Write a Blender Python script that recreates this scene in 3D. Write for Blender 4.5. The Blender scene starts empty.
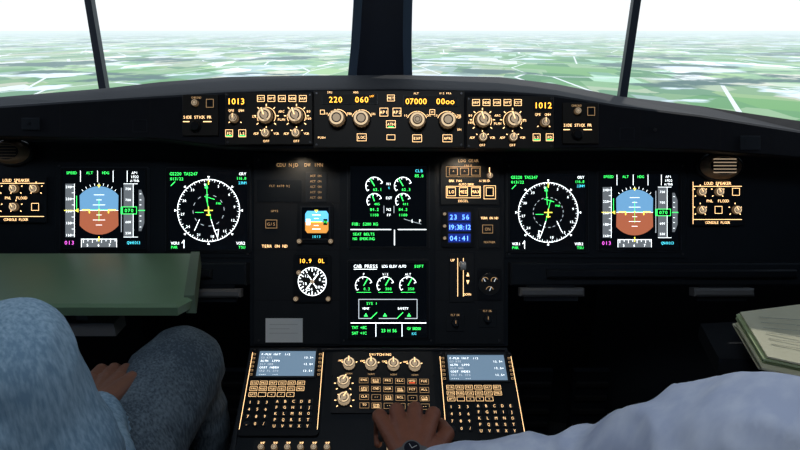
import bpy, bmesh, math, random
import numpy as np
from mathutils import Vector, Matrix, noise
random.seed(7)
scene = bpy.context.scene
scene.view_settings.view_transform = 'Standard'
scene.view_settings.look = 'None'

# ------------------------------------------------------------------ frames
TH = math.radians(18.8)
EYE = Vector((0, 0, 1.25))
FWD = Vector((0, math.cos(TH), -math.sin(TH)))
UPV = Vector((0, math.sin(TH), math.cos(TH)))
RT = Vector((1, 0, 0))
F = 578.0
def P(x, y, d):
    """station point: cockpit drawing coordinates (x right, y down) at station d metres"""
    return EYE + FWD*d + RT*((x-400)/F*d) + UPV*((225-y)/F*d)

# ------------------------------------------------------------------ materials
MATS = {}
def mat(name, col=(0.5,0.5,0.5), rough=0.6, metal=0.0, em=None, es=0.0, nscale=0, namt=0.0, bump=0.0, spec=0.5):
    if name in MATS: return MATS[name]
    m = bpy.data.materials.new(name); m.use_nodes = True
    nt = m.node_tree; bs = nt.nodes['Principled BSDF']
    bs.inputs['Base Color'].default_value = (*col, 1)
    bs.inputs['Roughness'].default_value = rough
    bs.inputs['Metallic'].default_value = metal
    bs.inputs['Specular IOR Level'].default_value = spec
    if em:
        bs.inputs['Emission Color'].default_value = (*em, 1)
        bs.inputs['Emission Strength'].default_value = es
    if nscale:
        tc = nt.nodes.new('ShaderNodeTexCoord'); nz = nt.nodes.new('ShaderNodeTexNoise')
        nz.inputs['Scale'].default_value = nscale; nz.inputs['Detail'].default_value = 5
        nt.links.new(tc.outputs['Object'], nz.inputs['Vector'])
        mx = nt.nodes.new('ShaderNodeMix'); mx.data_type = 'RGBA'
        mx.inputs[6].default_value = (*[c*(1-namt) for c in col], 1)
        mx.inputs[7].default_value = (*[min(1, c*(1+namt)) for c in col], 1)
        nt.links.new(nz.outputs['Fac'], mx.inputs[0]); nt.links.new(mx.outputs[2], bs.inputs['Base Color'])
        if bump:
            bp = nt.nodes.new('ShaderNodeBump'); bp.inputs['Strength'].default_value = bump
            bp.inputs['Distance'].default_value = 0.004
            nt.links.new(nz.outputs['Fac'], bp.inputs['Height']); nt.links.new(bp.outputs['Normal'], bs.inputs['Normal'])
    MATS[name] = m; return m
mat('panel', (0.010,0.014,0.020), 0.5, nscale=40, namt=0.15, bump=0.1, spec=0.22)
mat('panel_mid', (0.017,0.020,0.025), 0.5, nscale=40, namt=0.15, bump=0.1, spec=0.25)
mat('panel_seam', (0.004,0.004,0.006), 0.8)
mat('bezel', (0.007,0.009,0.013), 0.4, spec=0.3)
mat('bezel_edge', (0.020,0.025,0.033), 0.4, spec=0.35)
mat('glass_black', (0.003,0.004,0.006), 0.12, em=(0.10,0.16,0.25), es=0.012, spec=0.3)
mat('glare', (0.008,0.009,0.014), 0.7, nscale=60, namt=0.25, bump=0.15, spec=0.22)
mat('fcu', (0.020,0.017,0.015), 0.5, spec=0.3)
mat('knob', (0.10,0.08,0.06), 0.45, em=(1,0.60,0.28), es=0.09)  # amber glow painted into the knob bodies as emission
mat('knob_lit', (0.42,0.36,0.27), 0.45, em=(1,0.72,0.42), es=0.8)
mat('knob_grey', (0.30,0.27,0.24), 0.45, em=(1,0.74,0.46), es=0.34)  # warm glow put in as emission, on knob caps and lever arms
mat('screw', (0.10,0.10,0.11), 0.35, 0.8)
mat('white_e', (0.8,0.8,0.8), 0.5, em=(0.9,0.97,1), es=2.6)
mat('whitedim_e', (0.5,0.5,0.5), 0.5, em=(0.8,0.9,1), es=0.8)
mat('grey_e', (0.1,0.1,0.1), 0.5, em=(0.28,0.32,0.36), es=0.5)
mat('green_e', (0,0.5,0.1), 0.5, em=(0.05,1,0.15), es=2.2)
mat('cyan_e', (0,0.4,0.5), 0.5, em=(0.1,0.8,1), es=1.6)
mat('yellow_e', (0.5,0.5,0), 0.5, em=(1,0.85,0.1), es=1.8)
mat('magenta_e', (0.5,0,0.5), 0.5, em=(1,0.15,0.9), es=1.6)
mat('amber_e', (0.5,0.3,0.05), 0.5, em=(1,0.62,0.30), es=1.7)
mat('label_e', (0.5,0.4,0.2), 0.5, em=(1,0.60,0.27), es=2.6)
mat('labeldim_e', (0.3,0.2,0.1), 0.5, em=(1,0.60,0.28), es=0.45)
mat('digit_e', (0.5,0.3,0.05), 0.5, em=(1,0.42,0.04), es=3.6)
mat('sky_e', (0.1,0.2,0.4), 0.5, em=(0.15,0.36,0.60), es=1.15)
mat('brown_e', (0.3,0.1,0.05), 0.5, em=(0.42,0.12,0.06), es=1.1)
mat('skybright_e', (0.1,0.2,0.4), 0.5, em=(0.12,0.55,0.95), es=1.4)
mat('orange_e', (0.3,0.1,0.05), 0.5, em=(0.85,0.36,0.06), es=1.1)
mat('blue_e', (0.0,0.05,0.5), 0.5, em=(0.10,0.26,1), es=4.5)
mat('bluebg_e', (0.0,0.01,0.1), 0.5, em=(0.01,0.03,0.3), es=0.8)
mat('mcdu_e', (0.1,0.12,0.15), 0.4, em=(0.13,0.21,0.30), es=1.15)
mat('red_e', (0.4,0.02,0.0), 0.4, em=(1,0.08,0.02), es=1.6)
mat('placard', (0.90,0.92,0.92), 0.7)
mat('table', (0.19,0.31,0.185), 0.38, nscale=8, namt=0.12, bump=0.02)
mat('table_edge', (0.14,0.20,0.14), 0.5)
mat('wallm', (0.011,0.013,0.017), 0.8, nscale=12, namt=0.2, spec=0.2)
mat('floorm', (0.012,0.012,0.014), 0.95, nscale=200, namt=0.4, bump=0.5)
mat('ceilm', (0.10,0.11,0.12), 0.8, nscale=12, namt=0.1)
mat('post', (0.013,0.020,0.044), 0.5, nscale=20, namt=0.2)
mat('gasket', (0.07,0.11,0.18), 0.4)
mat('black', (0.006,0.006,0.007), 0.6)
mat('handle', (0.13,0.13,0.135), 0.5)
mat('tapewhite', (0.5,0.5,0.5), 0.5)
mat('paper', (0.78,0.75,0.54), 0.8, nscale=20, namt=0.1)
mat('paper2', (0.50,0.60,0.34), 0.8)
mat('ink', (0.15,0.17,0.15), 0.8)
mat('skin', (0.26,0.12,0.08), 0.5, nscale=60, namt=0.18, bump=0.25)
mat('skin_dark', (0.28,0.10,0.06), 0.5, nscale=70, namt=0.22, bump=0.35)
mat('hair', (0.02,0.014,0.01), 0.6, nscale=90, namt=0.5, bump=0.6)
mat('eyew', (0.8,0.8,0.8), 0.2); mat('eyeb', (0.03,0.02,0.01), 0.1); mat('lip', (0.35,0.12,0.1), 0.5)
mat('seatfab', (0.06,0.07,0.09), 0.9, nscale=150, namt=0.3, bump=0.3)
mat('steel', (0.5,0.5,0.5), 0.25, 1.0)
mat('beige', (0.24,0.16,0.10), 0.6)
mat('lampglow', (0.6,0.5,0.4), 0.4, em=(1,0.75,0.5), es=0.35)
mat('watchface', (0.02,0.02,0.03), 0.1)

def fabric(name, c1, c2, sc, bumpd=0.5, big=0.5):
    m = bpy.data.materials.new(name); m.use_nodes = True; nt = m.node_tree; bs = nt.nodes['Principled BSDF']
    bs.inputs['Roughness'].default_value = 0.95; bs.inputs['Specular IOR Level'].default_value = 0.15
    tc = nt.nodes.new('ShaderNodeTexCoord')
    n1 = nt.nodes.new('ShaderNodeTexNoise'); n1.inputs['Scale'].default_value = sc; n1.inputs['Detail'].default_value = 4
    n2 = nt.nodes.new('ShaderNodeTexNoise'); n2.inputs['Scale'].default_value = 14; n2.inputs['Detail'].default_value = 3
    # twill: fine diagonal weave stretched along one axis
    mp = nt.nodes.new('ShaderNodeMapping'); mp.inputs['Rotation'].default_value=(0.5,0.3,0.6); mp.inputs['Scale'].default_value=(1,1,.22)
    nt.links.new(tc.outputs['Object'], mp.inputs[0]); nt.links.new(mp.outputs[0], n1.inputs['Vector'])
    nt.links.new(tc.outputs['Object'], n2.inputs['Vector'])
    add = nt.nodes.new('ShaderNodeMath'); add.operation = 'MULTIPLY_ADD'; add.inputs[1].default_value = 1-big
    mul = nt.nodes.new('ShaderNodeMath'); mul.operation = 'MULTIPLY'; mul.inputs[1].default_value = big
    nt.links.new(n2.outputs['Fac'], mul.inputs[0]); nt.links.new(n1.outputs['Fac'], add.inputs[0]); nt.links.new(mul.outputs[0], add.inputs[2])
    cr = nt.nodes.new('ShaderNodeValToRGB'); cr.color_ramp.elements[0].position = 0.40; cr.color_ramp.elements[1].position = 0.60
    cr.color_ramp.elements[0].color = (*c1, 1); cr.color_ramp.elements[1].color = (*c2, 1)
    nt.links.new(add.outputs[0], cr.inputs[0]); nt.links.new(cr.outputs[0], bs.inputs['Base Color'])
    bp = nt.nodes.new('ShaderNodeBump'); bp.inputs['Strength'].default_value = bumpd; bp.inputs['Distance'].default_value = 0.002
    nt.links.new(add.outputs[0], bp.inputs['Height']); nt.links.new(bp.outputs['Normal'], bs.inputs['Normal'])
    MATS[name] = m
fabric('chambray_blue', (0.20,0.33,0.47), (0.37,0.53,0.68), 260, 0.5, .4)
fabric('shirt_blue', (0.58,0.65,0.86), (0.74,0.80,0.97), 60, 0.2)
fabric('denim_grey', (0.065,0.09,0.12), (0.17,0.22,0.27), 300, 0.6, .4)
fabric('trouser_dark', (0.008,0.010,0.020), (0.018,0.022,0.04), 120, 0.4)

# ------------------------------------------------------------------ glyph cache (built first while the scene is empty)
_gl = {}
def glyph(ch):
    if ch in _gl: return _gl[ch]
    cu = bpy.data.curves.new('g', 'FONT'); cu.body = ch; cu.size = 1; cu.resolution_u = 2
    ob = bpy.data.objects.new('g', cu); scene.collection.objects.link(ob)
    bpy.context.view_layer.update()
    dg = bpy.context.evaluated_depsgraph_get()
    me = bpy.data.meshes.new_from_object(ob.evaluated_get(dg))
    vs = [(v.co.x, v.co.y) for v in me.vertices]; fs = [tuple(p.vertices) for p in me.polygons]
    bpy.data.objects.remove(ob); bpy.data.curves.remove(cu); bpy.data.meshes.remove(me)
    if vs:
        x0 = min(v[0] for v in vs); x1 = max(v[0] for v in vs); w = x1-x0; cx = (x0+x1)/2
        k = min(1.0, 0.56/max(w, 0.01))
        vs = [((v[0]-cx)*k/0.73, v[1]/0.73) for v in vs]
    _gl[ch] = (vs, fs); return _gl[ch]
for ch in 'ABCDEFGHIJKLMNOPQRSTUVWXYZ0123456789.:/+-<>^%,vo1': glyph(ch)

# ------------------------------------------------------------------ builder
class B:
    def __init__(s, name, fn=None, parent=None):
        s.name = name; s.fn = fn or (lambda x, y, z: Vector((x, y, z)))
        s.v = []; s.f = []; s.m = []; s.mats = []; s.smooth = []
        s.parent = parent
    def mi(s, n):
        if n not in s.mats: s.mats.append(n)
        return s.mats.index(n)
    def add(s, vs, fs, m, sm=False):
        o = len(s.v); s.v += [s.fn(*p) for p in vs]; k = s.mi(m)
        for f in fs: s.f.append([o+i for i in f]); s.m.append(k); s.smooth.append(sm)
    def poly(s, pts, z, m): s.add([(x, y, z) for x, y in pts], [list(range(len(pts)))], m)
    def rect(s, x0, y0, x1, y1, z, m): s.poly([(x0,y0),(x1,y0),(x1,y1),(x0,y1)], z, m)
    def prism(s, pts, z0, z1, m, bev=0):
        n = len(pts); cx = sum(p[0] for p in pts)/n; cy = sum(p[1] for p in pts)/n
        def ins(p):
            dx, dy = p[0]-cx, p[1]-cy
            return (p[0]-math.copysign(min(bev, abs(dx)), dx) if dx else p[0], p[1]-math.copysign(min(bev, abs(dy)), dy) if dy else p[1])
        rows = [[(x,y,z0) for x,y in pts]]
        if bev:
            rows.append([(x,y,z1-bev) for x,y in pts]); rows.append([(*ins(p), z1) for p in pts])
        else: rows.append([(x,y,z1) for x,y in pts])
        vs = [p for r in rows for p in r]; fs = [list(range(n))[::-1], [len(vs)-n+i for i in range(n)]]
        for k in range(len(rows)-1):
            for i in range(n):
                j = (i+1) % n; fs.append([k*n+i, k*n+j, (k+1)*n+j, (k+1)*n+i])
        s.add(vs, fs, m)
    def box(s, x0, y0, x1, y1, z0, z1, m, bev=0): s.prism([(x0,y0),(x1,y0),(x1,y1),(x0,y1)], z0, z1, m, bev)
    def rbox(s, x0, y0, x1, y1, r, z0, z1, m):
        pts = []
        for cx, cy, a in ((x1-r,y0+r,-90),(x1-r,y1-r,0),(x0+r,y1-r,90),(x0+r,y0+r,180)):
            for k in range(5):
                t = math.radians(a+k*22.5); pts.append((cx+r*math.cos(t), cy+r*math.sin(t)))
        s.prism(pts, z0, z1, m)
    def frame(s, x0, y0, x1, y1, w, z0, z1, m):
        s.box(x0,y0,x1,y0+w,z0,z1,m); s.box(x0,y1-w,x1,y1,z0,z1,m); s.box(x0,y0+w,x0+w,y1-w,z0,z1,m); s.box(x1-w,y0+w,x1,y1-w,z0,z1,m)
    def outl(s, x0, y0, x1, y1, w, z, m):
        s.line([(x0,y0),(x1,y0),(x1,y1),(x0,y1),(x0,y0)], w, z, m)
    def cyl(s, x, y, r, z0, z1, m, n=20, r2=None, capm=None):
        r2 = r if r2 is None else r2; ch = min(r2*0.15, (z1-z0)*0.3)
        rows = [(r,z0),(r2,z1-ch),(r2-ch,z1)]
        vs = [(x+rr*math.cos(2*math.pi*i/n), y+rr*math.sin(2*math.pi*i/n), zz) for rr, zz in rows for i in range(n)]
        fs = []
        for k in range(2):
            for i in range(n):
                j = (i+1) % n; fs.append([k*n+i, k*n+j, (k+1)*n+j, (k+1)*n+i])
        s.add(vs, fs, m)
        s.add([vs[i] for i in range(2*n, 3*n)], [list(range(n))], capm or m)
        s.add([vs[i] for i in range(n)], [list(range(n))[::-1]], m)
    def ring(s, x, y, r0, r1, z, m, a0=0, a1=360, n=40):
        n = max(3, int(n*abs(a1-a0)/360)); vs = []
        for i in range(n+1):
            a = math.radians(a0+(a1-a0)*i/n); vs += [(x+r0*math.cos(a), y-r0*math.sin(a), z), (x+r1*math.cos(a), y-r1*math.sin(a), z)]
        s.add(vs, [[2*i,2*i+1,2*i+3,2*i+2] for i in range(n)], m)
    def disc(s, x, y, r, z, m, n=20): s.poly([(x+r*math.cos(2*math.pi*i/n), y+r*math.sin(2*math.pi*i/n)) for i in range(n)], z, m)
    def line(s, pts, w, z, m):
        for a, b in zip(pts[:-1], pts[1:]):
            dx, dy = b[0]-a[0], b[1]-a[1]; L = math.hypot(dx, dy) or 1; nx, ny = -dy/L*w/2, dx/L*w/2
            ex, ey = dx/L*w/4, dy/L*w/4
            s.poly([(a[0]-ex+nx,a[1]-ey+ny),(b[0]+ex+nx,b[1]+ey+ny),(b[0]+ex-nx,b[1]+ey-ny),(a[0]-ex-nx,a[1]-ey-ny)], z, m)
    def text(s, x, y, h, t, m, z, al='c', adv=0.86):
        w = len(t)*h*adv; x0 = x-w/2 if al == 'c' else (x if al == 'l' else x-w)
        for i, ch in enumerate(t):
            if ch == ' ': continue
            vs, fs = glyph(ch); cx = x0+(i+0.5)*h*adv
            s.add([(cx+vx*h, y+h/2-vy*h, z) for vx, vy in vs], fs, m)
    def knob(s, x, y, r, z0, h, m='knob', cap='knob_lit', ang=90, ptr=True, ticks=0, tickr=1.35, tm='label_e', a0=-40, a1=220):
        s.cyl(x, y, r*1.12, z0, z0+h*0.25, 'bezel', 24)
        n = 28; pts = [(x+(r*(1 if i % 2 else 0.92))*math.cos(2*math.pi*i/n), y+(r*(1 if i % 2 else 0.92))*math.sin(2*math.pi*i/n)) for i in range(n)]
        s.prism(pts, z0+h*0.25, z0+h*0.85, m)
        s.cyl(x, y, r*0.86, z0+h*0.85, z0+h, 'bezel', 24)
        s.ring(x, y, r*0.60, r*0.84, z0+h+0.05, cap, n=24)
        s.disc(x, y, r*0.46, z0+h+0.05, 'knob_grey', 16)
        if ptr:
            a = math.radians(ang); c, sn = math.cos(a), -math.sin(a)
            dx,dy=-sn*r*.16, c*r*.16
            s.prism([(x-c*r*.8-dx,y-sn*r*.8-dy),(x+c*r*.85-dx,y+sn*r*.85-dy),(x+c*r*.85+dx,y+sn*r*.85+dy),(x-c*r*.8+dx,y-sn*r*.8+dy)], z0+h, z0+h*1.25, 'knob_grey')
            s.line([(x, y), (x+c*r*0.85, y+sn*r*0.85)], r*0.12, z0+h*1.26, 'label_e')
        for i in range(ticks):
            a = math.radians(a0+(a1-a0)*i/max(1, ticks-1)); c, sn = math.cos(a), -math.sin(a)
            s.line([(x+c*r*tickr, y+sn*r*tickr), (x+c*r*(tickr+0.22), y+sn*r*(tickr+0.22))], 0.9, z0+0.1, tm)
    def btn(s, x, y, w, h, z0, lit='label_e', lab=None, fill=False):
        s.box(x-w/2, y-h/2, x+w/2, y+h/2, z0, z0+1.6, 'bezel', 0.3)
        if fill: s.rect(x-w/2+0.7, y-h/2+0.7, x+w/2-0.7, y+h/2-0.7, z0+1.65, lit)
        else: s.outl(x-w/2+0.5, y-h/2+0.5, x+w/2-0.5, y+h/2-0.5, 0.42, z0+1.65, lit)
        if lab: s.text(x, y, h*0.36, lab, lit, z0+1.68)
    def done(s):
        me = bpy.data.meshes.new(s.name)
        mn = Vector([min(v[i] for v in s.v) for i in range(3)]); mx = Vector([max(v[i] for v in s.v) for i in range(3)])
        c = (mn+mx)/2
        me.from_pydata([v-c for v in s.v], [], s.f)
        for n in s.mats: me.materials.append(MATS[n])
        for i, p in enumerate(me.polygons): p.material_index = s.m[i]; p.use_smooth = s.smooth[i]
        me.update()
        ob = bpy.data.objects.new(s.name, me); scene.collection.objects.link(ob); ob.location = c
        if s.parent:
            ob.parent = s.parent; ob.matrix_parent_inverse = Matrix.Translation(-s.parent.location)
        return ob

DP = 1.23; SP = DP/F
def fp(x, y, z): return P(x, y, DP) - FWD*z*SP          # main panel
DG = 1.12; SG = DG/F
def fg(x, y, z): return P(x, y, DG) - FWD*z*SG          # glareshield face

# ------------------------------------------------------------------ shell
A=(-1.22,-1.1); Bp=(-1.22,0.9); Cp=(-0.80,1.6); Dp=(-0.035,1.78); Ep=(0.60,1.6); Fp=(1.12,0.9); Gp=(1.12,-1.1)
def wall(name, p, q, z0, z1, m='wallm', th=0.04):
    p = Vector((*p,0)); q = Vector((*q,0)); t = (q-p).normalized(); n = Vector((-t.y, t.x, 0))*th
    b = B(name)
    vs = []
    for z in (z0, z1): vs += [(*(p).xy, z), (*(q).xy, z), (*(q+n).xy, z), (*(p+n).xy, z)]
    b.add(vs, [[0,1,2,3],[4,5,6,7],[0,1,5,4],[1,2,6,5],[2,3,7,6],[3,0,4,7]], m); return b.done()
SILL, HEAD, CEIL = 1.0, 1.62, 1.95
wall('wall_left', Bp, A, 0, CEIL, th=-0.04); wall('wall_right', Fp, Gp, 0, CEIL)
wall('wall_back', Gp, A, 0, CEIL, th=-0.04)
segs = [(Bp,Cp),(Cp,Dp),(Dp,Ep),(Ep,Fp)]
for i, (p, q) in enumerate(segs):
    wall('wall_front_%d' % (i+1), p, q, 0, SILL); wall('wall_front_header_%d' % (i+1), p, q, HEAD, CEIL)
def slab(name, pts, z0, z1, m):
    b = B(name); n = len(pts)
    b.add([(x,y,z0) for x,y in pts]+[(x,y,z1) for x,y in pts],
          [list(range(n))[::-1], [n+i for i in range(n)]]+[[i,(i+1)%n,n+(i+1)%n,n+i] for i in range(n)], m); return b.done()
plan = [A,Bp,Cp,Dp,Ep,Fp,Gp]
slab('floor', plan, -0.05, 0, 'floorm'); slab('ceiling', plan, CEIL, CEIL+0.05, 'ceilm')
gm = bpy.data.materials.new('window_glass'); gm.use_nodes = True; nt = gm.node_tree; nt.nodes.clear()
o = nt.nodes.new('ShaderNodeOutputMaterial'); mx = nt.nodes.new('ShaderNodeMixShader'); tr = nt.nodes.new('ShaderNodeBsdfTransparent'); gl = nt.nodes.new('ShaderNodeBsdfGlossy')
gl.inputs['Roughness'].default_value = 0.02; mx.inputs[0].default_value = 0.02
nt.links.new(tr.outputs[0], mx.inputs[1]); nt.links.new(gl.outputs[0], mx.inputs[2]); nt.links.new(mx.outputs[0], o.inputs[0]); MATS['glass'] = gm
for i, (p, q) in enumerate(segs):
    b = B('window_%d' % (i+1)); p = Vector((*p,0)); q = Vector((*q,0)); t = (q-p).normalized(); n = Vector((-t.y,t.x,0))*0.02
    p2 = p+n; q2 = q+n
    b.add([(p2.x,p2.y,SILL),(q2.x,q2.y,SILL),(q2.x,q2.y,HEAD),(p2.x,p2.y,HEAD)], [[0,1,2,3]], 'glass')
    for z0, z1 in ((SILL-0.0, SILL+0.02), (HEAD-0.02, HEAD)):
        a0 = p; a1 = q; vs = []
        for z in (z0, z1): vs += [(a0.x,a0.y,z),(a1.x,a1.y,z),(a1.x+n.x*2,a1.y+n.y*2,z),(a0.x+n.x*2,a0.y+n.y*2,z)]
        b.add(vs, [[0,1,2,3],[4,5,6,7],[0,1,5,4],[1,2,6,5],[2,3,7,6],[3,0,4,7]], 'gasket')
    b.done()
def post(name, base, top, w0, w1, depth, m, gask=0):
    b = B(name)
    def sec(c, w, dd):
        return [(c.x-w/2,c.y-dd/2,c.z),(c.x+w/2,c.y-dd/2,c.z),(c.x+w/2*0.8,c.y+dd/2,c.z),(c.x-w/2*0.8,c.y+dd/2,c.z)]
    vs = []; N = 6
    for k in range(N+1):
        t = k/N; c = base.lerp(top, t); w = w1+(w0-w1)*(1-t)**4; vs += sec(c, w, depth)
    fs = [[0,1,2,3],[4*N,4*N+1,4*N+2,4*N+3]]
    for k in range(N):
        for i in range(4): j=(i+1)%4; fs.append([4*k+i,4*k+j,4*k+4+j,4*k+4+i])
    b.add(vs, fs, m)
    if gask:
        for sgn in (-1, 1):
            vs = []
            for k in range(N+1):
                t = k/N; c = base.lerp(top, t); w = w1+(w0-w1)*(1-t)**4
                x0 = c.x+sgn*(w/2+gask*0.1); x1 = c.x+sgn*(w/2-gask)
                vs += [(x0,c.y-depth/2-0.006,c.z),(x1,c.y-depth/2-0.012,c.z),(x1,c.y-depth/2+0.01,c.z),(x0,c.y-depth/2+0.01,c.z)]
            fs = [[0,1,2,3],[4*N,4*N+1,4*N+2,4*N+3]]
            for k in range(N):
                for i in range(4): j=(i+1)%4; fs.append([4*k+i,4*k+j,4*k+4+j,4*k+4+i])
            b.add(vs, fs, 'gasket')
    b.done()
post('windshield_post', Vector((-0.062,1.72,SILL)), Vector((-0.03,1.70,HEAD)), 0.21, 0.150, 0.10, 'post', 0.022)
post('windshield_post', Vector((Cp[0]+.006,Cp[1]-0.01,SILL)), Vector((Cp[0]+.003,Cp[1]-0.01,HEAD)), 0.022, 0.017, 0.025, 'post')
post('windshield_post', Vector((Ep[0]-0.003,Ep[1]-0.01,SILL)), Vector((Ep[0]+0.012,Ep[1]-0.01,HEAD)), 0.022, 0.019, 0.025, 'post')

# ------------------------------------------------------------------ glareshield (lofted hood)
colx = [-55, 0, 60, 108, 160, 228, 300, 400, 500, 556, 618, 700, 800, 845]
topy = [104, 97, 92, 88, 82, 77, 75.5, 75, 77, 84, 96, 106, 121, 129]
topd = [1.18, 1.25, 1.32, 1.36, 1.40, 1.44, 1.45, 1.45, 1.45, 1.43, 1.38, 1.26, 1.17, 1.14]
lipy = [112, 107, 103, 100, 97, 93, 91, 90, 92, 96, 106, 116, 132, 141]
boty = [137, 137, 138, 138, 139, 147, 149, 149, 149, 149, 148, 150, 158, 162]
b = B('glareshield'); rows = []
for i, x in enumerate(colx):
    bd = topd[i]
    rows.append([P(x, topy[i], bd), P(x, topy[i]+1+ (lipy[i]-topy[i])*0.75, min(1.15,bd-.004)), P(x, lipy[i]-1, 1.128), P(x, lipy[i]+1, DG+0.002), P(x, boty[i]-1.5, DG+0.002), P(x, boty[i], DG+0.006), P(x, boty[i]+0.5, DG+0.02), P(x, boty[i]+3, 1.222), P(x, boty[i]-15, 1.224), P(x, topy[i]+12, bd)])
n = 10; vs = [tuple(p) for r in rows for p in r]; fs = [list(range(n)), [len(vs)-n+i for i in range(n)]]
for k in range(len(rows)-1):
    for i in range(n): j=(i+1)%n; fs.append([k*n+i,k*n+j,(k+1)*n+j,(k+1)*n+i])
b.add(vs, fs, 'glare')
b.fn = fg
for x, y0, y1 in ((60,104,136),(150,99,137),(640,112,146),(720,122,150)):
    b.line([(x,y0),(x,y1)], 0.8, 0.2, 'panel_seam')
for x, y in ((30,124),(655,130),(745,142)):
    b.cyl(x, y, 2, 0, 1, 'screw', 10)
for x, y in ((140,126),(627,134)):
    b.outl(x-7,y-6,x+7,y+6,.6,.3,'bezel_edge')
b.box(22,118,40,130,0,1,'bezel_edge',.3); b.box(740,136,760,150,0,1,'bezel_edge',.3)
b.done()

# ------------------------------------------------------------------ instrument panel
b = B('instrument_panel', fp)
out = [(-28,141),(815,153),(815,262),(508,262),(508,346),(250,346),(250,262),(-28,262)]
b.prism(out, -10, 0, 'panel')
b.box(254,153,504,344, 0, 1.5, 'panel_mid', 0.5)
b.box(340,156,435,345, 1.5, 2.2, 'panel', 0.3)
b.box(56,162,252,258,0,1.2,'panel',0.4); b.box(505,162,686,258,0,1.2,'panel',0.4)
for x,y in ((60,166),(248,166),(60,254),(248,254),(509,166),(682,166),(509,254),(682,254),(259,160),(499,160),(259,340),(499,340),(344,340),(431,340)):
    b.cyl(x,y,1.1,1,2.3,'screw',10)
for y in (203, 250, 300): b.line([(256,y),(340,y)],0.7,1.6,'panel_seam'); b.line([(435,y),(502,y)],0.7,1.6,'panel_seam')
b.text(300,165,3.6,'CDU NJD  DW IMN','labeldim_e',1.7)
b.box(306,172,327,202,1.5,2.0,'bezel_edge',0.2)
for i in range(5): b.text(316,176+i*5.4,2.2,'ACT ON','labeldim_e',2.1)
b.text(275,246,3,'TERR ON ND','label_e',1.7)
b.text(275,211,2.2,'GPWS','labeldim_e',1.7); b.btn(272,224,12,9,1.5,'labeldim_e','G/S')
b.box(258,180,302,202,1.5,1.9,'panel',.2); b.text(280,186,2.2,'FLT 6070 NJ','labeldim_e',2.0)
for x0,x1 in ((-28,250),(508,815)):
    b.box(x0,262,x1,284,-12,16,'panel',1.5)
    b.box(x0+34,268,x1-32,276,16,22,'bezel',1.5)
    b.line([(x0+10,281),(x1-8,281)],0.8,16.1,'panel_seam')
b.done()
for x0,x1,y in ((516,578,286),(684,742,286),(192,246,287)):
    b = B('chart_holder', fp); b.box(x0,y,x1,y+8,10,22,'handle',2); b.box(x0+5,y+8,x1-5,y+13,12,16,'bezel'); b.box(x0+8,y-4,x1-8,y,11,15,'bezel'); b.done()

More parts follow.
